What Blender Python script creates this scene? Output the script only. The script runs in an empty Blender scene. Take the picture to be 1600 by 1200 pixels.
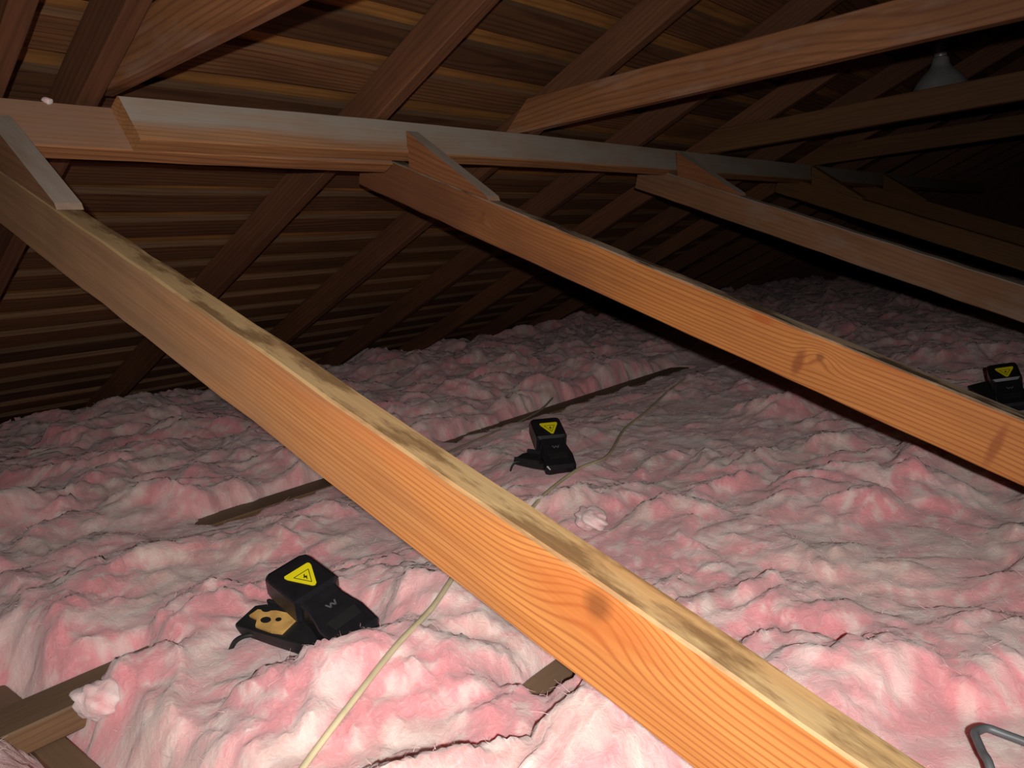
import bpy, bmesh, math, random
import numpy as np
from mathutils import Matrix, Vector

random.seed(7)
H = 0.75                      # camera height above the drywall; all "rel" z values are measured from the camera
SC = bpy.context.scene
COL = SC.collection

# ------------------------------------------------------------------ camera
cam_d = bpy.data.cameras.new('camera')
cam_d.sensor_width = 36.0
cam_d.lens = 27.0
cam_d.clip_start = 0.02
cam = bpy.data.objects.new('camera', cam_d)
COL.objects.link(cam)
RIGHT = Vector((0.64565405, -0.7587596, -0.08610875))
UP = Vector((0.17286476, 0.03539088, 0.98430954))
FWD = Vector((0.74380685, 0.65040861, -0.15401306))
m = Matrix((RIGHT, UP, -FWD)).transposed().to_4x4()
m.translation = Vector((0, 0, H))
cam.matrix_world = m
SC.camera = cam

# ------------------------------------------------------------------ light and exposure
SC.view_settings.view_transform = 'Standard'
SC.view_settings.look = 'None'
SC.view_settings.gamma = 1.0
SC.view_settings.use_curve_mapping = False
SC.view_settings.exposure = 0.0
world = bpy.data.worlds.new('attic_dark')
SC.world = world
world.use_nodes = True
world.node_tree.nodes['Background'].inputs[0].default_value = (0.5, 0.45, 0.4, 1)
world.node_tree.nodes['Background'].inputs[1].default_value = 0.002

def spot(name, loc, target, power, angle, blend, radius, color):
    d = bpy.data.lights.new(name, 'SPOT')
    d.energy = power
    d.spot_size = math.radians(angle)
    d.spot_blend = blend
    d.shadow_soft_size = radius
    d.color = color
    o = bpy.data.objects.new(name, d)
    COL.objects.link(o)
    o.location = loc
    o.rotation_euler = (Vector(target) - Vector(loc)).to_track_quat('-Z', 'Y').to_euler()
    return o

CAMP = Vector((0, 0, H))
# the phone's own flash, just above and behind the lens
LPOS = CAMP - FWD * 0.12 + RIGHT * 0.012 + UP * 0.028
spot('phone_flash', LPOS, CAMP + FWD * 1.0 - UP * 0.03 - RIGHT * 0.02, 75, 114, 1.0, 0.008, (1.0, 0.95, 0.89))
SC.cycles.max_bounces = 4
SC.cycles.diffuse_bounces = 2
SC.cycles.glossy_bounces = 2

# ------------------------------------------------------------------ helpers
TA = math.radians(23.44)      # roof pitch
U2 = (math.cos(TA), -math.sin(TA))      # down the slope, away from the camera (y, z)
N2 = (math.sin(TA), math.cos(TA))       # out through the roof (y, z)
PY, PZ = 1.445, 0.370         # a point on the plane of the rafters' undersides

def tag(o, label=None, cat=None, group=None, kind=None):
    if label: o['label'] = label
    if cat: o['category'] = cat
    if group: o['group'] = group
    if kind: o['kind'] = kind
    return o

def mesh_obj(name, bm, mat, parent=None, smooth=False):
    me = bpy.data.meshes.new(name)
    bm.normal_update()
    bm.to_mesh(me)
    bm.free()
    for k in (mat if isinstance(mat, (list, tuple)) else [mat]):
        me.materials.append(k)
    if smooth:
        for p in me.polygons: p.use_smooth = True
    o = bpy.data.objects.new(name, me)
    COL.objects.link(o)
    if parent: o.parent = parent
    return o

def empty(name, loc, rot=(0, 0, 0)):
    o = bpy.data.objects.new(name, None)
    o.empty_display_size = 0.05
    COL.objects.link(o)
    o.location = loc
    o.rotation_euler = rot
    return o

def beam_bm(L, w, h, bend=None, nseg=24, bev=0.0025, rough=0.0006, seed=0, x0=0.0):
    """a sawn timber lying along local x, w across (y), h high (z), eased edges, slightly uneven"""
    rng = random.Random(seed)
    bm = bmesh.new()
    b = bev
    prof = [(-w/2+b, -h/2), (w/2-b, -h/2), (w/2, -h/2+b), (w/2, h/2-b), (w/2-b, h/2), (-w/2+b, h/2), (-w/2, h/2-b), (-w/2, -h/2+b)]
    rings = []
    for i in range(nseg + 1):
        x = x0 + L * i / nseg
        dy = rng.uniform(-rough, rough); dz = rng.uniform(-rough, rough)
        bz = bend(x) if bend else 0.0
        rings.append([bm.verts.new((x, y + dy + rng.uniform(-rough, rough)*0.5, z + dz + bz + rng.uniform(-rough, rough)*0.5)) for y, z in prof])
    for a_, b_ in zip(rings, rings[1:]):
        for k in range(8):
            bm.faces.new((a_[k], a_[(k+1) % 8], b_[(k+1) % 8], b_[k]))
    bm.faces.new(rings[0][::-1]); bm.faces.new(rings[-1])
    bmesh.ops.recalc_face_normals(bm, faces=bm.faces)
    return bm

def frame(direction, up, origin):
    d = Vector(direction).normalized()
    u = Vector(up); u = (u - d * u.dot(d)).normalized()
    s = u.cross(d)
    M = Matrix((d, s, u)).transposed().to_4x4()
    M.translation = Vector(origin)
    return M

def beam(name, p0, p1, w, h, up, mat, parent=None, **kw):
    p0 = Vector(p0); p1 = Vector(p1)
    o = mesh_obj(name, beam_bm((p1 - p0).length, w, h, **kw), mat, parent)
    o.matrix_world = frame(p1 - p0, up, p0)
    return o

def prism(pts, t, axis='x'):
    """extrude a polygon of (y, z) points by t along x"""
    bm = bmesh.new()
    a_ = [bm.verts.new((0, y, z)) for y, z in pts]
    b_ = [bm.verts.new((t, y, z)) for y, z in pts]
    n = len(pts)
    bm.faces.new(a_); bm.faces.new(b_[::-1])
    for k in range(n):
        bm.faces.new((a_[k], a_[(k+1) % n], b_[(k+1) % n], b_[k]))
    bmesh.ops.recalc_face_normals(bm, faces=bm.faces)
    return bm

def tube(name, pts, r, mat, parent=None, res=8, flat=1.0):
    """smooth tube through points (Catmull-Rom), slightly flattened"""
    P = [Vector(p) for p in pts]
    C = []
    for i in range(len(P) - 1):
        a_, b_, c_, d_ = P[max(i-1, 0)], P[i], P[i+1], P[min(i+2, len(P)-1)]
        for k in range(res):
            t = k / res
            C.append(0.5*((2*b_) + (c_-a_)*t + (2*a_-5*b_+4*c_-d_)*t*t + (-a_+3*b_-3*c_+d_)*t**3))
    C.append(P[-1])
    bm = bmesh.new(); rings = []
    for i, c in enumerate(C):
        d = (C[min(i+1, len(C)-1)] - C[max(i-1, 0)]).normalized()
        s = d.cross(Vector((0, 0, 1)))
        s = s.normalized() if s.length > 1e-4 else Vector((1, 0, 0))
        u = s.cross(d)
        rings.append([bm.verts.new(c + s*math.cos(q)*r + u*math.sin(q)*r*flat) for q in [2*math.pi*k/10 for k in range(10)]])
    for a_, b_ in zip(rings, rings[1:]):
        for k in range(10):
            bm.faces.new((a_[k], a_[(k+1) % 10], b_[(k+1) % 10], b_[k]))
    bm.faces.new(rings[0][::-1]); bm.faces.new(rings[-1])
    bmesh.ops.recalc_face_normals(bm, faces=bm.faces)
    return mesh_obj(name, bm, mat, parent, smooth=True)

# ------------------------------------------------------------------ materials
class NT:
    def __init__(s, name):
        s.m = bpy.data.materials.new(name); s.m.use_nodes = True
        s.t = s.m.node_tree; s.t.nodes.clear()
        s.out = s.n('ShaderNodeOutputMaterial'); s.p = s.n('ShaderNodeBsdfPrincipled')
        s.l(s.p.outputs[0], s.out.inputs[0])
    def n(s, k, **kw):
        x = s.t.nodes.new(k)
        for a_, v in kw.items(): setattr(x, a_, v)
        return x
    def l(s, a_, b_): s.t.links.new(a_, b_)
    def setv(s, sock, v):
        if hasattr(v, 'is_linked') or isinstance(v, bpy.types.NodeSocket): s.l(v, sock)
        else: sock.default_value = v
    def math(s, op, a_, b_=0.0, clamp=False):
        x = s.n('ShaderNodeMath', operation=op); x.use_clamp = clamp
        s.setv(x.inputs[0], a_); s.setv(x.inputs[1], b_)
        return x.outputs[0]
    def vmath(s, op, a_, b_=(0, 0, 0)):
        x = s.n('ShaderNodeVectorMath', operation=op)
        s.setv(x.inputs[0], a_); s.setv(x.inputs[1], b_)
        return x.outputs['Value'] if op in ('LENGTH', 'DOT_PRODUCT', 'DISTANCE') else x.outputs[0]
    def mix(s, f, a_, b_, mode='MIX'):
        x = s.n('ShaderNodeMix', data_type='RGBA', blend_type=mode)
        s.setv(x.inputs[0], f)
        s.setv(x.inputs[6], a_ if isinstance(a_, bpy.types.NodeSocket) else (*a_, 1))
        s.setv(x.inputs[7], b_ if isinstance(b_, bpy.types.NodeSocket) else (*b_, 1))
        return x.outputs[2]
    def noise(s, v, scale, detail=3, rough=0.55, dist=0.0):
        x = s.n('ShaderNodeTexNoise')
        s.l(v, x.inputs['Vector'])
        x.inputs['Scale'].default_value = scale; x.inputs['Detail'].default_value = detail
        x.inputs['Roughness'].default_value = rough; x.inputs['Distortion'].default_value = dist
        return x.outputs['Fac'], x.outputs['Color']
    def ramp(s, f, lo, hi, a_=0.0, b_=1.0):
        x = s.n('ShaderNodeMapRange'); x.clamp = True
        s.setv(x.inputs[0], f)
        for i, v in zip((1, 2, 3, 4), (lo, hi, a_, b_)): x.inputs[i].default_value = v
        return x.outputs[0]

def wood(name, light, dark, ring=0.008, ring_amt=0.55, dust=(0.30, 0.27, 0.23), dust_amt=0.0, stain=None, stain_amt=0.0,
         blotch=0.35, knots=(), pith=(0.06, -0.11), rough=0.62, vary=0.25, grime=None, spec=0.3, age=None, dust_range=(0.12, 0.75), warpa=0.07, dust_z=None, marks=()):
    """sawn softwood, grain along local x"""
    t = NT(name)
    tc = t.n('ShaderNodeTexCoord'); oi = t.n('ShaderNodeObjectInfo')
    rnd = t.n('ShaderNodeCombineXYZ')
    t.l(t.math('MULTIPLY', oi.outputs['Random'], 37.0), rnd.inputs[0])
    P = tc.outputs['Object']
    PS = t.vmath('ADD', P, rnd.outputs[0])                     # shifted along the grain for each piece
    # ring field
    _, wcol = t.noise(t.vmath('MULTIPLY', PS, (0.9, 4, 4)), 1.0, 2, 0.5)
    warp = t.vmath('MULTIPLY', t.vmath('SUBTRACT', wcol, (0.5, 0.5, 0.5)), (0, warpa, warpa))
    Q = t.vmath('ADD', t.vmath('MULTIPLY', P, (0, 1, 1)), warp)
    off = t.n('ShaderNodeCombineXYZ')
    t.l(t.math('ADD', t.math('MULTIPLY', oi.outputs['Random'], 0.06), pith[0]), off.inputs[1])
    off.inputs[2].default_value = pith[1]
    rad = t.vmath('LENGTH', t.vmath('ADD', Q, off.outputs[0]))
    fib, _ = t.noise(t.vmath('MULTIPLY', PS, (5, 130, 130)), 1.0, 2, 0.6)
    kd = None
    for (kx, ky, kz, kr) in knots:
        d = t.vmath('LENGTH', t.vmath('MULTIPLY', t.vmath('SUBTRACT', P, (kx, ky, kz)), (0.55/kr, 1/kr, 1/kr)))
        g = t.math('POWER', 2.718, t.math('MULTIPLY', t.math('MULTIPLY', d, d), -0.6))
        rad = t.math('ADD', rad, t.math('MULTIPLY', g, kr*1.2))
        d2 = t.vmath('LENGTH', t.vmath('MULTIPLY', t.vmath('SUBTRACT', P, (kx, ky, kz)), (1/kr, 1/kr, 1/kr)))
        kk = t.ramp(t.math('ADD', d2, t.math('MULTIPLY', t.math('SUBTRACT', fib, 0.5), 0.5)), 0.22, 0.62, 1, 0)
        kd = kk if kd is None else t.math('MAXIMUM', kd, kk)
    s_ = t.math('SINE', t.math('MULTIPLY', rad, 6.2832/ring))
    rings = t.ramp(s_, -0.2, 1.0, 0, 1)
    rings = t.math('MULTIPLY', rings, rings)
    blo, _ = t.noise(t.vmath('MULTIPLY', PS, (2.6, 9, 9)), 1.0, 3, 0.6)
    col = t.mix(t.math('MULTIPLY', rings, ring_amt), light, dark)
    col = t.mix(t.ramp(fib, 0.35, 0.7, 0, 0.45), col, dark)
    col = t.mix(t.ramp(blo, 0.42, 0.72, 0, blotch), col, tuple(c*0.55 for c in dark))
    hv = t.n('ShaderNodeHueSaturation')
    t.l(t.ramp(oi.outputs['Random'], 0, 1, 1-vary, 1+vary), hv.inputs['Value'])
    t.l(col, hv.inputs['Color']); col = hv.outputs[0]
    for (mx_, mz_, rx_, rz_, mc_, ma_) in marks:      # resin and water marks on the broad faces
        dd = t.vmath('LENGTH', t.vmath('MULTIPLY', t.vmath('SUBTRACT', P, (mx_, 0, mz_)), (1/rx_, 0, 1/rz_)))
        dd = t.math('ADD', dd, t.math('MULTIPLY', t.math('SUBTRACT', blo, 0.5), 1.6))
        col = t.mix(t.ramp(dd, 0.45, 1.0, ma_, 0), col, mc_)
    if kd is not None:
        col = t.mix(t.math('MULTIPLY', kd, 0.7), col, tuple(c*0.42 for c in dark))
    geo = t.n('ShaderNodeNewGeometry')
    sep = t.n('ShaderNodeSeparateXYZ'); t.l(geo.outputs['Normal'], sep.inputs[0])
    if grime:
        gn, _ = t.noise(t.vmath('MULTIPLY', PS, (4.5, 12, 12)), 1.0, 3, 0.65)
        col = t.mix(t.ramp(gn, grime[1], grime[2], 0, grime[3]), col, grime[0])
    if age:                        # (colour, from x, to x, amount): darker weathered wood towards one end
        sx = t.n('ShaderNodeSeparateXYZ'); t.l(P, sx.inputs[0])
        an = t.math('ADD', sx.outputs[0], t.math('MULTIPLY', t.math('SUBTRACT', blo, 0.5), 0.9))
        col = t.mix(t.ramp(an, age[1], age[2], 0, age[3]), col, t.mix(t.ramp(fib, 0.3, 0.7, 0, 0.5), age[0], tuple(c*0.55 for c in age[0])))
    if dust_amt > 0:
        dn, _ = t.noise(t.vmath('MULTIPLY', PS, (6, 25, 25)), 1.0, 2, 0.6)
        du = t.math('MULTIPLY', t.ramp(sep.outputs[2], dust_range[0], dust_range[1], 0, 1), t.ramp(dn, 0.2, 0.6, 0.55, 1))
        if dust_z:
            sz = t.n('ShaderNodeSeparateXYZ'); t.l(P, sz.inputs[0])
            du = t.math('MULTIPLY', du, t.math('MAXIMUM', t.ramp(sz.outputs[0], 0.55, 0.85), t.ramp(t.math('ADD', sz.outputs[2], t.math('MULTIPLY', t.math('SUBTRACT', blo, 0.5), 0.06)), dust_z[0], dust_z[1], 0.15, 1)))
        col = t.mix(t.math('MULTIPLY', du, dust_amt), col, dust)
    if stain:
        sn, _ = t.noise(t.vmath('MULTIPLY', PS, (6.5, 24, 24)), 1.0, 5, 0.66)
        up = t.ramp(sep.outputs[2], 0.3, 0.8, 0.0, 1.0)
        col = t.mix(t.math('MULTIPLY', t.math('MULTIPLY', t.ramp(sn, 0.465, 0.57, 0, 1), up), stain_amt), col, stain)
    t.l(col, t.p.inputs['Base Color'])
    t.p.inputs['Roughness'].default_value = rough
    t.p.inputs['Specular IOR Level'].default_value = spec
    b = t.n('ShaderNodeBump'); b.inputs['Strength'].default_value = 0.35; b.inputs['Distance'].default_value = 0.002
    t.l(fib, b.inputs['Height'])
    t.l(b.outputs[0], t.p.inputs['Normal'])
    return t.m

def plain(name, col, rough=0.5, metal=0.0, spec=0.5, noise_amt=0.12, scale=60, bump=0.0):
    t = NT(name)
    tc = t.n('ShaderNodeTexCoord')
    f, _ = t.noise(tc.outputs['Object'], scale, 3, 0.6)
    t.l(t.mix(t.ramp(f, 0.3, 0.7, 0, 1), tuple(c*(1-noise_amt) for c in col), tuple(min(1, c*(1+noise_amt)) for c in col)), t.p.inputs['Base Color'])
    t.p.inputs['Roughness'].default_value = rough
    t.p.inputs['Metallic'].default_value = metal
    t.p.inputs['Specular IOR Level'].default_value = spec
    if bump:
        b = t.n('ShaderNodeBump'); b.inputs['Strength'].default_value = bump; b.inputs['Distance'].default_value = 0.001
        t.l(f, b.inputs['Height']); t.l(b.outputs[0], t.p.inputs['Normal'])
    return t.m

M = {}
M['rafter'] = wood('old_rafter_wood', (0.140, 0.056, 0.026), (0.064, 0.024, 0.012), ring=0.010, ring_amt=0.4, vary=0.22, blotch=0.4, rough=0.7)
M['sheathing'] = wood('sheathing_wood', (0.165, 0.072, 0.029), (0.064, 0.025, 0.011), ring=0.011, ring_amt=0.75, vary=0.38, blotch=0.45,
                      pith=(0.02, -0.035), rough=0.75, dust=(0.185, 0.125, 0.080), dust_amt=0.75)
M['shake'] = wood('roof_shake_wood', (0.34, 0.15, 0.038), (0.13, 0.055, 0.02), ring=0.02, ring_amt=0.5, vary=0.1, blotch=0.7, rough=0.8)
M['tie'] = wood('collar_tie_wood', (0.285, 0.122, 0.050), (0.14, 0.050, 0.020), ring=0.012, ring_amt=0.6, vary=0.08, blotch=0.35, warpa=0.14,
                grime=((0.30, 0.22, 0.18), 0.55, 0.75, 0.5))
M['tie_shaded'] = wood('shaded_collar_tie_wood', (0.145, 0.066, 0.021), (0.085, 0.034, 0.012), ring=0.012, ring_amt=0.5, vary=0.08, blotch=0.4, warpa=0.12)  # tie wood darkened to deepen the light falloff; shade held in its colour
M['purlin'] = wood('purlin_wood', (0.42, 0.20, 0.080), (0.22, 0.09, 0.035), ring=0.009, ring_amt=0.55, vary=0.05, dust=(0.36, 0.31, 0.26), dust_amt=1.0, dust_range=(0.0, 0.40), dust_z=(-0.036, -0.012))
M['purlin_a'] = wood('lapped_purlin_wood', (0.40, 0.18, 0.075), (0.22, 0.085, 0.032), ring=0.010, ring_amt=0.75, vary=0.05, dust=(0.27, 0.165, 0.115), dust_amt=0.9, dust_range=(0.0, 0.42))
M['brace_near'] = wood('near_brace_wood', (0.445, 0.182, 0.050), (0.28, 0.088, 0.021), ring=0.0058, ring_amt=0.95, vary=0.02, blotch=0.22,
                       dust=(0.33, 0.225, 0.108), dust_amt=0.95, stain=(0.11, 0.055, 0.022), stain_amt=0.8,
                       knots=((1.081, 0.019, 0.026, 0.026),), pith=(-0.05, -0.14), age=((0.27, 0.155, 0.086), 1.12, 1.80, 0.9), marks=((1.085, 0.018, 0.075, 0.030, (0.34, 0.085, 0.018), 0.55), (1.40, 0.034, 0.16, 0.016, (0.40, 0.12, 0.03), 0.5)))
M['brace_mid'] = wood('middle_brace_wood', (0.48, 0.190, 0.050), (0.31, 0.095, 0.023), ring=0.0058, ring_amt=0.95, vary=0.02, blotch=0.2,
                      dust=(0.30, 0.245, 0.18), dust_amt=0.9, stain=(0.05, 0.03, 0.015), stain_amt=0.9,
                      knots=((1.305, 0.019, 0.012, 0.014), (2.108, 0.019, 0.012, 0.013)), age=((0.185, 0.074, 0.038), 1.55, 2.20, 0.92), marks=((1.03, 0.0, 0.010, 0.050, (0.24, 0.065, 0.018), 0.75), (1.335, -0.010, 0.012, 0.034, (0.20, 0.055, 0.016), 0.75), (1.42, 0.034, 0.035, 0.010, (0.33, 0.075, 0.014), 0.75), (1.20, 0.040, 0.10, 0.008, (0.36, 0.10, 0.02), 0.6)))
M['brace_shaded'] = wood('shaded_brace_wood', (0.19, 0.095, 0.038), (0.11, 0.05, 0.02), ring=0.010, ring_amt=0.45, vary=0.1, blotch=0.35)  # brace wood with the gloom of distance put into its base colours
M['brace_far_shaded'] = wood('shaded_far_brace_wood', (0.27, 0.135, 0.070), (0.165, 0.075, 0.036), ring=0.010, ring_amt=0.45, vary=0.15, blotch=0.35,
                      dust=(0.34, 0.30, 0.26), dust_amt=0.8, grime=((0.27, 0.20, 0.155), 0.5, 0.7, 0.6))  # base colours darkened for light falloff; dust and scuffs are real surface marks
M['block'] = wood('wedge_block_wood', (0.30, 0.12, 0.050), (0.16, 0.055, 0.022), ring=0.006, ring_amt=0.6, vary=0.1, dust=(0.36, 0.31, 0.26), dust_amt=1.0)
M['floor_timber'] = wood('floor_timber_wood', (0.22, 0.125, 0.065), (0.12, 0.06, 0.03), ring=0.010, ring_amt=0.4, vary=0.05, blotch=0.4,
                         dust=(0.20, 0.135, 0.085), dust_amt=0.8)
M['drywall'] = plain('drywall_back', (0.30, 0.26, 0.22), 0.9)
M['plastic'] = plain('black_trap_plastic', (0.010, 0.010, 0.013), 0.32, spec=0.5, noise_amt=0.2)
M['plastic_dull'] = plain('dull_black_plastic', (0.012, 0.012, 0.013), 0.55, noise_amt=0.2)
M['yellow'] = plain('yellow_warning_print', (0.83, 0.72, 0.01), 0.45, noise_amt=0.04)
M['ink'] = plain('black_print', (0.02, 0.02, 0.01), 0.5)
M['grey_print'] = plain('grey_raised_logo', (0.10, 0.10, 0.105), 0.4)
M['bait'] = plain('tan_bait_plate', (0.62, 0.36, 0.11), 0.6, noise_amt=0.25, scale=40)
M['cable'] = plain('cream_cable_sheath', (0.62, 0.53, 0.33), 0.5, noise_amt=0.12, scale=25)
M['cable_dusty'] = plain('dusty_cable_sheath', (0.36, 0.29, 0.21), 0.7, noise_amt=0.2, scale=25)
M['rod'] = plain('dark_grey_steel_rod', (0.115, 0.12, 0.13), 0.5, metal=0.2, noise_amt=0.15, scale=30)
M['alu'] = plain('spun_aluminium', (0.40, 0.39, 0.40), 0.38, metal=0.35, noise_amt=0.1, scale=30)
M['socket'] = plain('dark_lamp_socket', (0.05, 0.045, 0.045), 0.5)

# ------------------------------------------------------------------ the setting
def plane_pt(x, s, d):
    """point x along the attic, s down the slope from the purlin, d out from the rafters' undersides"""
    return Vector((x, PY + s*U2[0] + d*N2[0], H + PZ + s*U2[1] + d*N2[1]))

X0, X1 = -1.3, 8.8
SR, SE = -2.9, 3.08           # ridge and eave along the slope
RD = 0.089                    # rafter depth
bm = bmesh.new(); bmesh.ops.create_cube(bm, size=1)
for v in bm.verts: v.co = Vector((X0 + (v.co.x+.5)*(X1-X0), -4.2 + (v.co.y+.5)*8.7, -0.02 + (v.co.z+.5)*0.02))
tag(mesh_obj('floor', bm, M['drywall']), 'drywall ceiling below the insulation forming the attic floor', kind='structure')

def slab(name, p0, mat, L, w, h, M4, parent=None):
    o = mesh_obj(name, beam_bm(L, w, h, nseg=1, bev=0.001), mat, parent)
    o.matrix_world = M4
    return o
# roof covering seen through the gaps between the sheathing boards
BT = 0.019
c = plane_pt(X0, (SR+SE)/2, RD + BT + 0.012)
ceil = slab('ceiling', None, M['shake'], X1-X0, SE-SR, 0.02, frame((1, 0, 0), (0, N2[0], N2[1]), c))
tag(ceil, 'underside of the roof covering above the spaced sheathing boards', kind='structure')
# rear slope, behind the photographer
ridge = plane_pt(0, SR, 0)
c2 = Vector((X0, 2*ridge.y - c.y, c.z))
rear = slab('ceiling_rear', None, M['shake'], X1-X0, SE-SR, 0.02, frame((1, 0, 0), (0, -N2[0], N2[1]), c2))
tag(rear, 'rear slope of the roof behind the photographer', kind='structure')
for nm, x in (('wall_gable', X1), ('wall_entry', X0)):
    rt = plane_pt(0, SR, RD+BT)
    ev = plane_pt(0, SE, RD+BT)
    bmw = prism([(2*rt.y-ev.y, 0), (ev.y, 0), (ev.y, ev.z), (rt.y, rt.z), (2*rt.y-ev.y, ev.z)], 0.03)
    w_ = mesh_obj(nm, bmw, M['rafter'])
    w_.location.x = x
    tag(w_, 'boarded end wall of the attic', kind='structure')

# sheathing boards, 140 mm apart with open gaps between them
PITCH, BW = 0.1405, 0.088
k0 = int((SR - 0.085)/PITCH)
proto = None
s = 0.092 + BW/2 - 22*PITCH
i = 0
ceil_inv = ceil.matrix_world.inverted()
while s < SE - 0.1:
    if s > SR + 0.05:
        if proto is None or i % 4 == 0:
            protos = [mesh_obj('sheathing_board', beam_bm(X1-X0-0.04, BW, BT, nseg=40, bev=0.0015, rough=0.0016, seed=100+i), M['sheathing'])]
            o = protos[0]
        else:
            o = protos[0].copy(); COL.objects.link(o)
        proto = o
        o.parent = ceil
        o.matrix_world = frame((1, random.uniform(-.0012, .0012), 0), (0, N2[0], N2[1]), plane_pt(X0+0.02, s + random.uniform(-.008, .008), RD + BT/2 + 0.0006))
        i += 1
    s += PITCH

# ------------------------------------------------------------------ rafters
def rafter(x, label, s0=SR+0.02, s1=SE-0.12, group='roof rafters', dz=0.0, tilt=0.0):
    a_ = plane_pt(x + 0.019, s0, RD/2 + dz); b_ = plane_pt(x + 0.019 + tilt, s1, RD/2 + dz)
    o = beam('rafter', a_, b_, 0.038, RD - 0.001, (0, N2[0], N2[1]), M['rafter'], nseg=40, rough=0.0009, seed=int(x*1000)+9)
    return tag(o, label, 'rafter', group)
rafter(0.452, 'reddish roof rafter at the very left edge, above the spliced beam')
rafter(0.605, 'dark-sided roof rafter beside the near collar tie, left of the beam splice')
rafter(1.253, 'broad brown roof rafter rising between the near and second collar ties')
rafter(1.837, 'brown roof rafter with pale dusty edge, behind the foot of the long collar tie')
rafter(2.432, 'thin roof rafter showing above and below the long collar tie')
rafter(3.045, 'dim roof rafter at the foot of the second collar tie from the right top')
rafter(3.655, 'dark roof rafter that the metal lamp is clamped to')
x = 4.265
while x < X1 - 0.2:
    rafter(x, 'barely visible roof rafter in the dark far end of the attic', group='unlit far rafters')
    x += 0.61
bm = beam_bm(X1-X0-0.06, 0.03, 0.16, nseg=10)
o = mesh_obj('ridge_board', bm, M['rafter'])
o.matrix_world = frame((1, 0, 0), (0, 0, 1), (X0+0.03, ridge.y, ridge.z + 0.02))
tag(o, 'ridge board along the peak of the roof above the photographer', 'ridge board')

# ------------------------------------------------------------------ purlin: two lapped two-by-fours
def pz(x):
    pts = [(0.4, 0.354), (0.655, 0.356), (1.29, 0.3665), (1.9, 0.370), (9, 0.370)]
    for (xa, za), (xb, zb) in zip(pts, pts[1:]):
        if x <= xb:
            return za + (zb-za)*max(0, (x-xa)/(xb-xa)) - 0.370
    return 0.0
def purlin(name, xa, xb, ds, dn, mat, bend, label, seed):
    o = mesh_obj(name, beam_bm(xb-xa, 0.038, 0.089, bend=(lambda x: bend(x+xa)), nseg=int((xb-xa)/0.1)+1, seed=seed), mat)
    o.matrix_world = frame((1, 0, 0), (0, N2[0], N2[1]), plane_pt(xa, 0.019 + ds, -0.0445 - dn))
    return tag(o, label, 'beam', 'purlin timbers')
pm = purlin('purlin', 0.650, X1-0.05, 0.0, 0.001, M['purlin'], pz, 'long grey dusty roof beam crossing the picture under the rafters', 3)
# its sawn end is cut on a slant
for v in pm.data.vertices:
    if v.co.x < 0.02: v.co.x += (0.0445 - v.co.z)*0.14
purlin('purlin', X0+0.03, 1.284, 0.039, 0.013, M['purlin_a'], lambda x: 0.0, 'shorter orange-brown roof beam lapped behind the left end of the grey one', 4)

# ------------------------------------------------------------------ braces with wedge blocks
def brace(hi, lo, mat, label, block, over=0.12, bmat=None, seed=1):
    """hi / lo: points (rel z) on the upper edge of the side that faces the photographer"""
    hi = Vector(hi); lo = Vector(lo)
    d = (hi - lo).normalized()
    k = (lo.z + 0.66)/d.z
    lo2 = lo - d*k
    hi2 = hi + d*over
    up = Vector((0, 0, 1)); up = (up - d*up.dot(d)).normalized()
    side = up.cross(d)                 # points to -x
    shift = -side*0.019 - up*0.0445
    root = empty('brace', (lo2.x, lo2.y, H + lo2.z))
    tag(root, label, 'brace', 'sloping braces under the purlin')
    o = mesh_obj('beam', beam_bm((hi2-lo2).length, 0.038, 0.089, nseg=40, rough=0.0008, seed=seed), mat, root)
    o.matrix_parent_inverse.identity()
    W = frame(d, up, lo2 + shift + Vector((0, 0, H)))
    o.matrix_world = W
    bpy.context.view_layer.update()
    o.matrix_parent_inverse = root.matrix_world.inverted(); o.matrix_world = W
    # wedge block on the upper edge, against the purlin: (distance back from hi along the brace, height above it)
    bm = bmesh.new()
    pr = []
    for t, w_ in ((0, -0.0185), (1, 0.0185)):
        row = []
        for (b_, h_) in block:
            p = hi - d*b_ + up*h_ - side*0.019 + side*(-w_)
            row.append(bm.verts.new((p.x, p.y, p.z + H)))
        pr.append(row)
    n = len(block)
    bm.faces.new(pr[0]); bm.faces.new(pr[1][::-1])
    for q in range(n):
        bm.faces.new((pr[0][q], pr[0][(q+1) % n], pr[1][(q+1) % n], pr[1][q]))
    bmesh.ops.recalc_face_normals(bm, faces=bm.faces)
    b0 = bm.verts[:][0].co.copy() if False else None
    o2 = mesh_obj('wedge_block', bm, bmat or M['block'], root)
    # local frame of the block follows the brace so the grain runs along it
    Wb = frame(d, up, hi + Vector((0, 0, H)))
    o2.data.transform(Wb.inverted())
    o2.matrix_parent_inverse = root.matrix_world.inverted(); o2.matrix_world = Wb
    return root

blk = [(0.058, 0.0), (0.322, 0.0), (0.075, 0.078), (0.030, 0.070)]
blk = [(0.072, 0.0005), (0.352, 0.0005), (0.344, 0.009), (0.040, 0.082)]
brace((0.435, 1.48, 0.243), (0.445, 0.24, -0.275), M['brace_near'], 'nearest orange wooden brace running through the middle of the picture',
      [(0.045, 0.0005), (0.290, 0.0005), (0.282, 0.008), (0.020, 0.075)], seed=11, bmat=M['brace_far_shaded'])
brace((1.312, 1.479, 0.275), (1.240, 0.150, -0.274), M['brace_mid'], 'second orange wooden brace, passing above the middle trap to the right edge',
      blk, seed=12)
brace((2.600, 1.447, 0.286), (2.355, 0.294, -0.169), M['brace_far_shaded'], 'third brace, dimmed brown wood with pale scuffs near its top',
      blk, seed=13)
brace((3.950, 1.440, 0.285), (3.720, 0.466, -0.113), M['brace_shaded'], 'fourth brace, dim brown timber behind the scuffed one', blk, seed=14, bmat=M['brace_shaded'])
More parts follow.
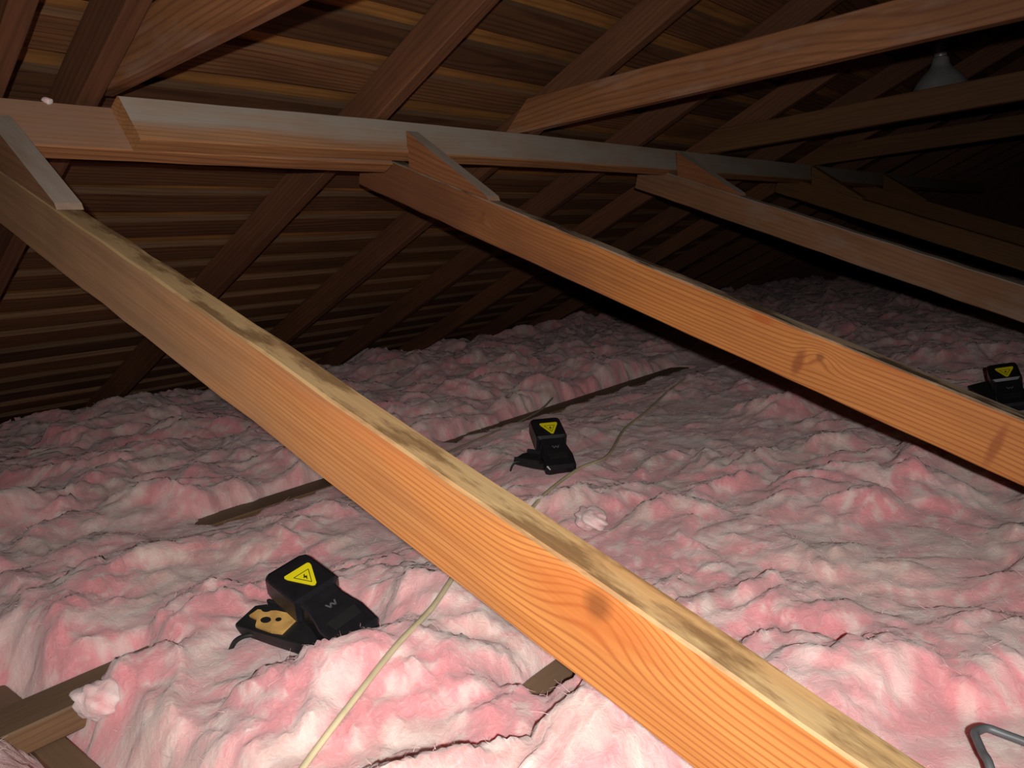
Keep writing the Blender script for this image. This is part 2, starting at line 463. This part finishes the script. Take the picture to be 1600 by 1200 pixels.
brace((5.200, 1.445, 0.283), (4.930, 0.300, -0.185), M['brace_shaded'], 'farthest brace, almost lost in the dark on the right', blk, seed=15, bmat=M['brace_shaded'])

# ------------------------------------------------------------------ collar ties
def tie(x, y0, y1, z0, label, mat=None, h=0.089, seed=1):
    o = beam('collar_tie', (x+0.019, y0, H+z0+h/2), (x+0.019, y1, H+z0+h/2), 0.038, h, (0, 0, 1), mat or M['tie'], nseg=30, seed=seed)
    for v in o.data.vertices:             # local x runs away from the upper end: cut it to the roof slope
        if v.co.x < 0.01: v.co.x += 0.10*(v.co.z/h + 0.5) - 0.045
    return tag(o, label, 'collar tie', 'collar ties')
YB = 2*ridge.y - 1.40
tie(0.645, 1.475, YB, 0.372, 'near collar tie cut off by the top of the picture, upper left', seed=21)
tie(1.797, 1.475, YB, 0.372, 'long orange-brown collar tie reaching the top right corner', seed=22)
tie(3.005, 1.475, YB, 0.372, 'dim collar tie just below the metal lamp', mat=M['tie_shaded'], seed=23)
tie(4.225, 1.475, YB, 0.372, 'nearly black collar tie below the dim one, at the right edge', mat=M['tie_shaded'], seed=24)

# ------------------------------------------------------------------ timbers lying in the insulation
def stringer(y0, x0, x1, label, seed):
    o = beam('floor_timber', (x0, y0, H-0.549), (x1, y0, H-0.549), 0.086, 0.038, (0, 0, 1), M['floor_timber'], nseg=20, seed=seed)
    return tag(o, label, 'timber', 'timbers in the insulation')
stringer(1.140, X0+0.1, X1-0.1, 'brown floor timber bare of insulation in the bottom left corner', 31)
stringer(1.700, X0+0.1, X1-0.1, 'dark floor timber showing in a slit behind the middle trap', 32)
stringer(0.575, X0+0.1, X1-0.1, 'floor timber glimpsed through a hole under the nearest brace', 33)
o = beam('floor_joist', (0.278, -1.0, H-0.6595), (0.278, 3.2, H-0.6595), 0.038, 0.180, (0, 0, 1), M['floor_timber'], nseg=20, seed=34)
tag(o, 'floor joist crossing under the bare timber in the bottom left corner', 'joist')

# ------------------------------------------------------------------ insulation
def hash2(ix, iy, seed):
    h = (ix*374761393 + iy*668265263 + seed*1442695041) & 0xFFFFFFFF
    h = ((h ^ (h >> 13))*1274126177) & 0xFFFFFFFF
    return ((h ^ (h >> 16)) & 0xFFFF)/65535.0*2*np.pi
def perlin(x, y, seed=0):
    ix = np.floor(x).astype(np.int64); iy = np.floor(y).astype(np.int64)
    fx = x - ix; fy = y - iy
    def g(dx, dy):
        a_ = hash2(ix+dx, iy+dy, seed)
        return np.cos(a_)*(fx-dx) + np.sin(a_)*(fy-dy)
    u = fx**3*(fx*(fx*6-15)+10); v = fy**3*(fy*(fy*6-15)+10)
    return ((g(0, 0)*(1-u)+g(1, 0)*u)*(1-v) + (g(0, 1)*(1-u)+g(1, 1)*u)*v)*1.5
def sstep(a_, b_, x):
    t = np.clip((x-a_)/(b_-a_), 0, 1)
    return t*t*(3-2*t)
def puff(n, k=0.07):
    """rounded billows with soft creases"""
    return np.sqrt(n*n + k*k) - 0.30
def height(x, y, fine=True):
    """height of the insulation (rel z)"""
    wx = x + 0.11*perlin(x*2.3, y*2.3, 1) + 0.036*perlin(x*7, y*7, 2) + 0.010*perlin(x*19, y*19, 15)
    wy = y + 0.11*perlin(x*2.3, y*2.3, 3) + 0.036*perlin(x*7, y*7, 4) + 0.010*perlin(x*19, y*19, 16)
    h = -0.498 + 0.020*np.clip(y-1.0, 0, 3) + 0.026*perlin(x*1.3, y*1.3, 5)
    h = h + 0.095*puff(perlin(wx*2.0, wy*3.2, 6), 0.10)
    h = h + 0.045*puff(perlin(wx*4.6, wy*6.6, 7), 0.09)
    h = h + 0.027*puff(perlin(wx*9, wy*12.5, 8), 0.10)
    if fine:
        h = h + 0.014*puff(perlin(wx*21, wy*27, 9), 0.10)
        h = h + 0.0065*puff(perlin(wx*48, wy*56, 10), 0.06) + 0.0022*perlin(wx*110, wy*120, 11)
    # wool hides the floor timbers except in the bare strips
    h = -0.515 + np.logaddexp(0, (h + 0.515)/0.018)*0.018
    # bare strips over the floor timbers
    e = 0.026*perlin(x*8, y*8, 12) + 0.014*perlin(x*22, y*22, 13) + 0.007*perlin(x*60, y*60, 14)
    def strip(h, c, hw, xa, xb, z, soft=0.045):
        mk = sstep(hw+soft, hw, np.abs(y-c)+e)*sstep(xa-0.03, xa+0.03, x+e)*sstep(xb+0.03, xb-0.03, x+e)
        return h*(1-mk) + np.minimum(h, z)*mk
    h = strip(h, 1.146, 0.030, -9, 0.43, -0.546, 0.042)
    # along the far timber the wool lies lower in front of the slit
    fr = sstep(1.30, 1.58, y)*sstep(1.80, 1.70, y)*sstep(0.5, 0.8, x)*sstep(3.9, 3.2, x)
    h = h*(1-fr) + np.minimum(h, -0.528 + 0.3*(h+0.51))*fr
    h = strip(h, 1.690, 0.030, 0.82, 1.22, -0.56)
    h = strip(h, 1.695, 0.010 + 0.030*sstep(1.85, 2.1, x), 1.60, 3.10, -0.56)
    h = strip(h, 0.565, 0.030, 0.64, 0.76, -0.56)
    mk = sstep(0.085, 0.012, np.abs(x-0.282)+e*0.5)*sstep(1.42, 1.32, y)
    h = h*(1-mk) + np.minimum(h, -0.584)*mk
    # pressed down where the traps sit
    for tx, ty, r, tz in ((0.585, 0.900, 0.155, -0.508), (1.37, 1.11, 0.19, -0.473), (2.43, 0.32, 0.12, -0.508), (0.76, 0.09, 0.17, -0.508)):
        d = np.hypot(x-tx, y-ty)
        mk = sstep(r, r*0.45, d + e)*0.88
        h = h*(1-mk) + tz*mk
    return h
nu, nv = 900, 620
uu = np.linspace(0, 1, nu); vv = np.linspace(0, 1, nv)
xs = -0.5 + 9.2*(0.30*uu + 0.70*uu**2.6)
ys = -0.75 + 4.85*(0.55*vv + 0.45*vv**2.2)
XX, YY = np.meshgrid(xs, ys, indexing='ij')
ZZ = height(XX, YY)
amp = 0.010
DX = amp*perlin(XX*9, YY*9, 21) + 0.004*perlin(XX*24, YY*24, 22)
DY = amp*perlin(XX*9, YY*9, 23) + 0.004*perlin(XX*24, YY*24, 24)
co = np.stack([XX+DX, YY+DY, np.maximum(ZZ + H, 0.012)], -1).reshape(-1, 3)
idx = np.arange(nu*nv).reshape(nu, nv)
quads = np.stack([idx[:-1, :-1], idx[1:, :-1], idx[1:, 1:], idx[:-1, 1:]], -1).reshape(-1, 4)
# stop under the roof boards
lim = H + PZ + RD - 0.004
sd = (co[:, 1]-PY)*N2[0] + (co[:, 2]-(H+PZ))*N2[1]
keep = (sd < RD - 0.012)[quads].all(1)
quads = quads[keep]
me = bpy.data.meshes.new('insulation')
me.vertices.add(len(co)); me.vertices.foreach_set('co', co.astype(np.float32).ravel())
me.loops.add(len(quads)*4); me.loops.foreach_set('vertex_index', quads.astype(np.int32).ravel())
me.polygons.add(len(quads)); me.polygons.foreach_set('loop_start', np.arange(0, len(quads)*4, 4, dtype=np.int32))
me.update(); me.validate()
me.polygons.foreach_set('use_smooth', np.ones(len(me.polygons), dtype=bool))

def fbm(x, y, sc, seed, o=4):
    r = 0; a_ = 1.0
    for k in range(o):
        r = r + a_*perlin(x*sc*2**k + 3.1*k, y*sc*2**k - 1.7*k, seed+k); a_ *= 0.55
    return r
def wool_colour(x, y):
    """mottling of the wool itself: pinks, washed-out patches and settled grey-brown dust"""
    wx = x + 0.05*perlin(x*5, y*5, 61); wy = y + 0.05*perlin(x*5, y*5, 62)
    n1 = fbm(wx, wy, 3.0, 40); n2 = fbm(wx, wy*1.5, 8.0, 45); n3 = fbm(wx, wy*1.4, 2.1, 50, 5); n4 = fbm(wx*0.8, wy*1.5, 26.0, 55, 3)
    def mx(c, f, d): return c*(1-f[..., None]) + np.array(d)*f[..., None]
    c = np.zeros(x.shape + (3,)) + np.array((0.85, 0.36, 0.39))
    c = mx(c, sstep(-0.5, 0.5, n1), (0.88, 0.50, 0.50))
    c = mx(c, 0.75*sstep(0.05, 0.55, n2), (0.88, 0.67, 0.64))
    c = mx(c, 0.50*sstep(-0.10, -0.60, n2), (0.76, 0.27, 0.30))
    c = mx(c, 0.55*sstep(0.10, 0.70, n3 + 0.55*n2 + 0.25*n4), (0.64, 0.45, 0.395))
    c = mx(c, 0.60*sstep(0.12, 0.60, n4), (0.90, 0.73, 0.68))
    c = mx(c, 0.42*sstep(-0.12, -0.60, n4), (0.58, 0.27, 0.28))
    return c
wc = wool_colour(XX, YY).reshape(-1, 3)
at = me.color_attributes.new('wool_colour', 'FLOAT_COLOR', 'POINT')
at.data.foreach_set('color', np.concatenate([wc, np.ones((len(wc), 1))], 1).astype(np.float32).ravel())
def wool(name, attr=True):
    t = NT(name)
    tc = t.n('ShaderNodeTexCoord'); P = tc.outputs['Object']
    f1, _ = t.noise(P, 75.0, 3, 0.7, 0.8)
    if attr:
        an = t.n('ShaderNodeAttribute'); an.attribute_name = 'wool_colour'
        col = an.outputs['Color']
    else:
        n1, _ = t.noise(P, 30.0, 2, 0.6)
        col = t.mix(t.ramp(n1, 0.3, 0.7), (0.85, 0.42, 0.44), (0.90, 0.72, 0.70))
    col = t.mix(t.ramp(f1, 0.55, 0.8, 0, 0.35), col, (0.92, 0.80, 0.76))
    t.l(col, t.p.inputs['Base Color'])
    t.p.inputs['Subsurface Weight'].default_value = 0.7
    t.p.inputs['Subsurface Radius'].default_value = (1.0, 0.45, 0.45)
    t.p.inputs['Subsurface Scale'].default_value = 0.016
    t.p.inputs['Roughness'].default_value = 1.0
    t.p.inputs['Specular IOR Level'].default_value = 0.02
    t.p.inputs['Sheen Weight'].default_value = 0.3
    t.p.inputs['Sheen Roughness'].default_value = 0.6
    b = t.n('ShaderNodeBump'); b.inputs['Strength'].default_value = 0.5; b.inputs['Distance'].default_value = 0.006
    t.l(f1, b.inputs['Height'])
    t.l(b.outputs[0], t.p.inputs['Normal'])
    return t.m
M['wool'] = wool('pink_glass_wool')
M['wool_tuft'] = wool('pink_glass_wool_tuft', False)
me.materials.append(M['wool'])
ins = bpy.data.objects.new('insulation', me)
COL.objects.link(ins)
tag(ins, 'lumpy pink fibreglass insulation covering the attic floor', 'insulation', kind='stuff')

# loose glass fibres standing off the surface, short thin ribbons, denser near the photographer
def fibres(n, seed):
    g = np.random.default_rng(seed)
    iu = (g.random(n)**1.25*(nu-2)).astype(int); iv = (g.random(n)**1.1*(nv-2)).astype(int)
    k = idx[iu, iv]
    p = co[k] + g.normal(0, 0.002, (n, 3))
    ok = (sd[k] < RD - 0.05)
    p = p[ok]; k = k[ok]; n = len(p)
    dist = np.linalg.norm(p - np.array([0, 0, H]), axis=1)
    L = g.uniform(0.004, 0.013, n)
    az = g.uniform(0, 2*np.pi, n); el = g.uniform(-0.1, 0.75, n)
    d = np.stack([np.cos(az)*np.cos(el), np.sin(az)*np.cos(el), np.sin(el)], 1)
    bend = g.normal(0, 0.45, (n, 3)); bend[:, 2] -= 0.25
    wv = np.cross(d, g.normal(0, 1, (n, 3))); wv /= np.linalg.norm(wv, axis=1)[:, None] + 1e-9
    wd = (0.00012 + 0.00016*dist)[:, None]
    rows = []
    for t in (0.0, 0.5, 1.0):
        c_ = p + d*(L*t)[:, None] + bend*(L*t*t*0.7)[:, None] - np.array([0, 0, 0.002])
        s_ = wv*wd*(1.0 - 0.75*t)
        rows += [c_ - s_, c_ + s_]
    V = np.stack(rows, 1).reshape(-1, 3)
    b_ = np.arange(n)[:, None]*6
    q = np.concatenate([b_ + np.array([0, 1, 3, 2]), b_ + np.array([2, 3, 5, 4])], 1).reshape(-1, 4)
    m_ = bpy.data.meshes.new('loose_fibres')
    m_.vertices.add(len(V)); m_.vertices.foreach_set('co', V.astype(np.float32).ravel())
    m_.loops.add(len(q)*4); m_.loops.foreach_set('vertex_index', q.astype(np.int32).ravel())
    m_.polygons.add(len(q)); m_.polygons.foreach_set('loop_start', np.arange(0, len(q)*4, 4, dtype=np.int32))
    m_.update()
    fc = wc[k]*0.6 + np.array((0.92, 0.74, 0.72))*0.4
    fc = np.repeat(np.clip(fc*g.uniform(0.8, 1.1, (n, 1)), 0, 0.95), 6, axis=0)
    a_ = m_.color_attributes.new('wool_colour', 'FLOAT_COLOR', 'POINT')
    a_.data.foreach_set('color', np.concatenate([fc, np.ones((len(fc), 1))], 1).astype(np.float32).ravel())
    t = NT('glass_fibre')
    an = t.n('ShaderNodeAttribute'); an.attribute_name = 'wool_colour'
    t.l(an.outputs['Color'], t.p.inputs['Base Color'])
    t.p.inputs['Roughness'].default_value = 0.9
    t.p.inputs['Specular IOR Level'].default_value = 0.1
    m_.materials.append(t.m)
    o_ = bpy.data.objects.new('loose_fibres', m_); COL.objects.link(o_)
    o_.parent = ins; o_['kind'] = 'stuff'
    return o_
fibres(200000, 5)

def hz(x, y):
    return float(height(np.array([x]), np.array([y]))[0])

# ------------------------------------------------------------------ loose tufts of wool
def tuft(x, y, z, r, label, seed, sq=(1, 1, 0.8)):
    bm = bmesh.new()
    bmesh.ops.create_icosphere(bm, subdivisions=4, radius=1.0)
    for v in bm.verts:
        p = np.array(v.co[:])
        n = abs(float(perlin(np.array([p[0]*1.3+seed]), np.array([p[1]*1.3+p[2]*1.1]), seed)[0]))*0.45 + \
            abs(float(perlin(np.array([p[0]*2.0+p[2]*1.0]), np.array([p[1]*2.0-p[2]*1.0]), seed+1)[0]))*0.08
        k = 0.78 + n
        v.co = Vector((v.co.x*sq[0]*k, v.co.y*sq[1]*k, v.co.z*sq[2]*k))*r
    o = mesh_obj('wool_tuft', bm, M['wool_tuft'], smooth=True)
    o.location = (x, y, H+z)
    o.rotation_euler = (0, 0, seed*1.3)
    return tag(o, label, 'tuft', 'loose wool tufts')
tuft(0.335, 1.065, -0.525, 0.030, 'pale pink wool tuft lying over the edge of the bare floor timber', 3, (1, 1.3, 0.9))
tuft(0.565, 0.800, -0.500, 0.024, 'bright pink wool lump at the foot of the nearest trap', 5, (1.1, 0.8, 0.8))
tuft(0.548, 1.476, 0.343, 0.008, 'tiny pink fluff caught on top of the lapped beam, left of the splice', 11)
tuft(1.13, 0.82, -0.485, 0.034, 'whitish wool tuft just right of the nearest brace', 8, (1.3, 0.9, 0.6))

# ------------------------------------------------------------------ cables and rod
c1 = [(0.30, 0.640), (0.378, 0.662), (0.465, 0.679), (0.551, 0.706), (0.643, 0.739), (0.73, 0.782), (0.797, 0.82), (0.90, 0.862), (0.99, 0.898),
      (1.162, 0.959), (1.362, 1.013), (1.528, 1.044), (1.811, 1.176), (2.065, 1.253), (2.443, 1.37), (2.763, 1.431)]
def lay(pts, lift):
    out = []
    for (x, y) in pts:
        z = max(hz(x+dx, y+dy) for dx in (-.02, 0, .02) for dy in (-.02, 0, .02))
        out.append([x, y, z])
    zz = [p[2] for p in out]
    for i_, p in enumerate(out):
        p[2] = H + 0.25*zz[max(i_-1, 0)] + 0.5*zz[i_] + 0.25*zz[min(i_+1, len(zz)-1)] + lift
    return out
tag(tube('cable', lay(c1, 0.004), 0.0042, M['cable'], flat=0.75), 'cream electric cable curving over the insulation under the nearest brace', 'cable')
c2_ = [(1.25, 1.50), (1.355, 1.528), (1.508, 1.567), (1.687, 1.595), (1.898, 1.648), (2.141, 1.724), (2.413, 1.84)]
tag(tube('cable', lay(c2_, 0.004), 0.0042, M['cable_dusty'], flat=0.75), 'dusty thin cable lying beside the dark slit behind the middle trap', 'cable')
rod = [(0.690, 0.100, -0.53), (0.712, 0.107, -0.475), (0.732, 0.117, -0.470), (0.748, 0.1245, -0.468), (0.7535, 0.1265, -0.4675), (0.760, 0.125, -0.4675), (0.769, 0.119, -0.468), (0.7705, 0.105, -0.470), (0.770, 0.085, -0.472), (0.768, 0.04, -0.478), (0.765, 0.0, -0.52)]
tag(tube('bent_rod', [(x, y, z+H) for x, y, z in rod], 0.0040, M['rod'], res=6), 'bent dark grey metal rod in the bottom right corner', 'rod')

# ------------------------------------------------------------------ traps
def loft(sections):
    """sections along y: (y, half width, z bottom, z top, bevel)"""
    bm = bmesh.new(); rings = []
    for (y, hw, zb, zt, b) in sections:
        pts = [(-hw+b, zb), (hw-b, zb), (hw, zb+b), (hw, zt-b*1.6), (hw-b*0.5, zt-b*0.5), (hw-b*1.6, zt), (-hw+b*1.6, zt), (-hw+b*0.5, zt-b*0.5), (-hw, zt-b*1.6), (-hw, zb+b)]
        rings.append([bm.verts.new((x, y, z)) for x, z in pts])
    for a_, b_ in zip(rings, rings[1:]):
        for k in range(10):
            bm.faces.new((a_[k], a_[(k+1) % 10], b_[(k+1) % 10], b_[k]))
    bm.faces.new(rings[0][::-1]); bm.faces.new(rings[-1])
    bmesh.ops.recalc_face_normals(bm, faces=bm.faces)
    return bm
def poly_plate(bm, pts, z0, z1, mi=0):
    a_ = [bm.verts.new((x, y, z0)) for x, y in pts]; b_ = [bm.verts.new((x, y, z1)) for x, y in pts]
    n = len(pts); fs = [bm.faces.new(b_)]
    for k in range(n): fs.append(bm.faces.new((a_[k], a_[(k+1) % n], b_[(k+1) % n], b_[k])))
    for f in fs: f.material_index = mi
def stroke(bm, p, q, w, z0, z1, mi=0):
    p = Vector(p); q = Vector(q); d = (q-p).normalized(); n = Vector((-d.y, d.x))*w/2
    poly_plate(bm, [tuple(p-n), tuple(q-n), tuple(q+n), tuple(p+n)], z0, z1, mi)
def trap_proto():
    root = empty('snap_trap', (0, 0, 0))
    hw = 0.0365
    body = loft([(-0.010, 0.029, 0.002, 0.018, 0.002), (-0.003, 0.036, 0.000, 0.024, 0.003), (0.032, 0.037, 0.000, 0.029, 0.003), (0.048, 0.033, 0.000, 0.032, 0.003),
                 (0.066, 0.0295, 0.002, 0.035, 0.003), (0.082, 0.030, 0.004, 0.039, 0.003), (0.086, hw, 0.004, 0.0455, 0.003), (0.148, hw, 0.010, 0.0455, 0.003),
                 (0.158, hw-0.001, 0.012, 0.0445, 0.003), (0.164, hw-0.006, 0.016, 0.042, 0.003), (0.166, hw-0.014, 0.020, 0.038, 0.003)])
    b = mesh_obj('body', body, M['plastic'], root)
    b.rotation_euler = (math.radians(15), 0, 0); b.location = (0, 0, 0.006)
    zt = 0.0455
    bm = bmesh.new()
    T = [(-0.0195, 0.1415), (-0.0215, 0.1385), (-0.0205, 0.1330), (-0.0035, 0.0975), (0.0, 0.0955), (0.0035, 0.0975), (0.0205, 0.1330), (0.0215, 0.1385), (0.0195, 0.1415)]
    poly_plate(bm, T[::-1], zt, zt+0.0010, 0)
    tri = [(-0.0125, 0.1290), (0.0125, 0.1290), (0.0, 0.1035)]
    for k in range(3): stroke(bm, tri[k], tri[(k+1) % 3], 0.0011, zt+0.0008, zt+0.0013, 1)
    bolt = [(0.0012, 0.1245), (-0.0034, 0.1180), (-0.0004, 0.1175), (-0.0016, 0.1110), (0.0034, 0.1195), (0.0006, 0.1198), (0.0026, 0.1245)]
    poly_plate(bm, bolt, zt+0.0008, zt+0.0014, 1)
    bmesh.ops.recalc_face_normals(bm, faces=bm.faces)
    lb = mesh_obj('warning_label', bm, [M['yellow'], M['ink']], b)
    lb.location = (0.003, -0.004, 0)
    lb['label'] = 'yellow triangular warning label with a black bolt'
    bm = bmesh.new()
    W = [(-0.0075, 0.0605), (-0.0042, 0.0525), (0.0, 0.0590), (0.0042, 0.0525), (0.0075, 0.0605)]
    for k in range(4): stroke(bm, W[k], W[k+1], 0.0022, 0.0, 0.0008)
    bmesh.ops.recalc_face_normals(bm, faces=bm.faces)
    lg = mesh_obj('logo', bm, M['grey_print'], b)
    lg.location = (0.002, 0.0, 0.0214); lg.rotation_euler = (math.radians(11.5), 0, 0)
    lg['label'] = 'raised grey letter W'
    bm = bmesh.new()
    poly_plate(bm, [(-0.022, 0.016), (0.022, 0.016), (0.024, 0.034), (-0.024, 0.034)], 0.0, 0.0012)
    bmesh.ops.recalc_face_normals(bm, faces=bm.faces)
    sw = mesh_obj('rocker', bm, M['plastic_dull'], b); sw.location = (0, 0, 0.0272); sw.rotation_euler = (math.radians(4), 0, 0)
    # lower jaw: a tray lying on the wool, a tan bait plate near its tip
    jaw = loft([(0.010, 0.030, 0.0, 0.016, 0.002), (0.060, 0.031, 0.0, 0.014, 0.002), (0.120, 0.030, 0.0, 0.013, 0.002), (0.185, 0.028, 0.001, 0.013, 0.002), (0.200, 0.022, 0.003, 0.012, 0.002)])
    j = mesh_obj('lower_jaw', jaw, M['plastic_dull'], root)
    j.location = (-0.012, 0.0, 0.0); j.rotation_euler = (math.radians(4), math.radians(-4), math.radians(13))
    bm = bmesh.new()
    n = 24
    poly_plate(bm, [(-0.020, 0.098), (0.020, 0.098), (0.023, 0.115), (0.021, 0.150), (0.017, 0.160), (0.013, 0.186), (-0.004, 0.190), (-0.007, 0.168), (-0.021, 0.158), (-0.023, 0.120)], 0.0125, 0.0165, 0)
    for (cx, cy, rx, ry) in ((-0.004, 0.150, 0.0070, 0.0105), (0.004, 0.128, 0.0045, 0.0060), (0.019, 0.170, 0.008, 0.011)):
        poly_plate(bm, [(cx + rx*math.cos(2*math.pi*k/n), cy + ry*math.sin(2*math.pi*k/n)) for k in range(n)], 0.0160, 0.0170, 1)
    bmesh.ops.recalc_face_normals(bm, faces=bm.faces)
    bp = mesh_obj('bait_plate', bm, [M['bait'], M['plastic_dull']], j)
    bp.scale = (0.85, 0.85, 1); bp.location = (0, 0.026, 0)
    bp['label'] = 'tan bait plate with dark holes'
    # tooth bars along the jaw rim and a bent trip wire at the tip
    for sx in (-1, 1):
        t = mesh_obj('jaw_rim', beam_bm(0.15, 0.004, 0.010, nseg=6, bev=0.0008), M['plastic_dull'], j)
        t.rotation_euler = (0, 0, math.radians(90)); t.location = (sx*0.029, 0.03, 0.017)
    tw = tube('trip_lever', [(-0.026, 0.150, 0.010), (-0.036, 0.165, 0.012), (-0.044, 0.178, 0.006), (-0.050, 0.186, -0.006)], 0.0035, M['plastic_dull'], j, res=5)
    return root
def copy_tree(o, parent=None):
    if o.name.startswith('bait_plate'): return None       # only the nearest trap shows its bait plate
    c = o.copy(); COL.objects.link(c)
    if parent: c.parent = parent
    for ch in list(o.children): copy_tree(ch, c)
    return c
tp = trap_proto()
spots = [((0.585, 0.830, -0.497), (2, -11, -3), 'nearest black snap trap with yellow warning triangle, left of the nearest brace'),
         ((1.338, 1.048, -0.483), (7, 2, -38), 'middle black snap trap with yellow warning triangle, below the second brace'),
         ((2.360, 0.310, -0.500), (8, -8, -74), 'black snap trap with yellow warning triangle at the right edge')]
for k, (p, r, lab) in enumerate(spots):
    t = tp if k == 0 else copy_tree(tp)
    t.location = (p[0], p[1], H + p[2])
    t.rotation_euler = tuple(math.radians(q) for q in r)
    if k == 1:                     # the middle trap's lower jaw is swung to the side
        j = [c_ for c_ in t.children if c_.name.startswith('lower_jaw')][0]
        j.rotation_euler = (math.radians(-3), math.radians(-4), math.radians(42)); j.scale = (0.9, 0.46, 1)
        j.location = (-0.016, 0.016, 0.016)
    tag(t, lab, 'trap', 'snap traps on the insulation')

# ------------------------------------------------------------------ clamp lamp
def lathe(prof, n=40, inner=None):
    bm = bmesh.new(); rings = []
    for (r, z) in prof:
        rings.append([bm.verts.new((r*math.cos(2*math.pi*k/n), r*math.sin(2*math.pi*k/n), z)) for k in range(n)])
    for a_, b_ in zip(rings, rings[1:]):
        for k in range(n):
            bm.faces.new((a_[k], a_[(k+1) % n], b_[(k+1) % n], b_[k]))
    bm.faces.new(rings[0]); bm.faces.new(rings[-1])
    bmesh.ops.recalc_face_normals(bm, faces=bm.faces)
    return bm
lx, ly = 3.575, 0.735
lz = PZ + (PY-ly)*math.tan(TA)      # underside of the rafter there
lamp = empty('clamp_lamp', (lx, ly, H + 0.524))
tag(lamp, 'bare aluminium clamp lamp hanging in the dark at upper right', 'lamp')
# thin spun shade: outside then back along the inside
outp = [(0.026, 0.135), (0.030, 0.128), (0.034, 0.105), (0.046, 0.088), (0.070, 0.066), (0.090, 0.038), (0.103, 0.010), (0.108, 0.000), (0.111, -0.002)]
inp = [(0.108, -0.003), (0.101, 0.009), (0.088, 0.036), (0.068, 0.064), (0.044, 0.086), (0.032, 0.103), (0.028, 0.126), (0.025, 0.130)]
mesh_obj('shade', lathe(outp + inp), M['alu'], lamp, smooth=True)
mesh_obj('socket', lathe([(0.010, 0.128), (0.021, 0.128), (0.023, 0.135), (0.023, 0.165), (0.019, 0.170), (0.019, 0.186), (0.012, 0.192)], 24), M['alu'], lamp, smooth=True)
mesh_obj('bulb', lathe([(0.013, 0.125), (0.014, 0.105), (0.028, 0.075), (0.030, 0.060), (0.022, 0.040), (0.004, 0.032)], 24), plain('frosted_bulb', (0.6, 0.6, 0.58), 0.3), lamp, smooth=True)
cl = mesh_obj('clamp', beam_bm(0.075, 0.020, 0.006, nseg=3, bev=0.001), M['alu'], lamp)
cl.location = (-0.005, 0, 0.195)
cl2 = mesh_obj('clamp_jaw', beam_bm(0.05, 0.020, 0.005, nseg=3, bev=0.001), M['alu'], lamp)
cl2.rotation_euler = (0, math.radians(-90), 0); cl2.location = (0.072, 0, 0.165)
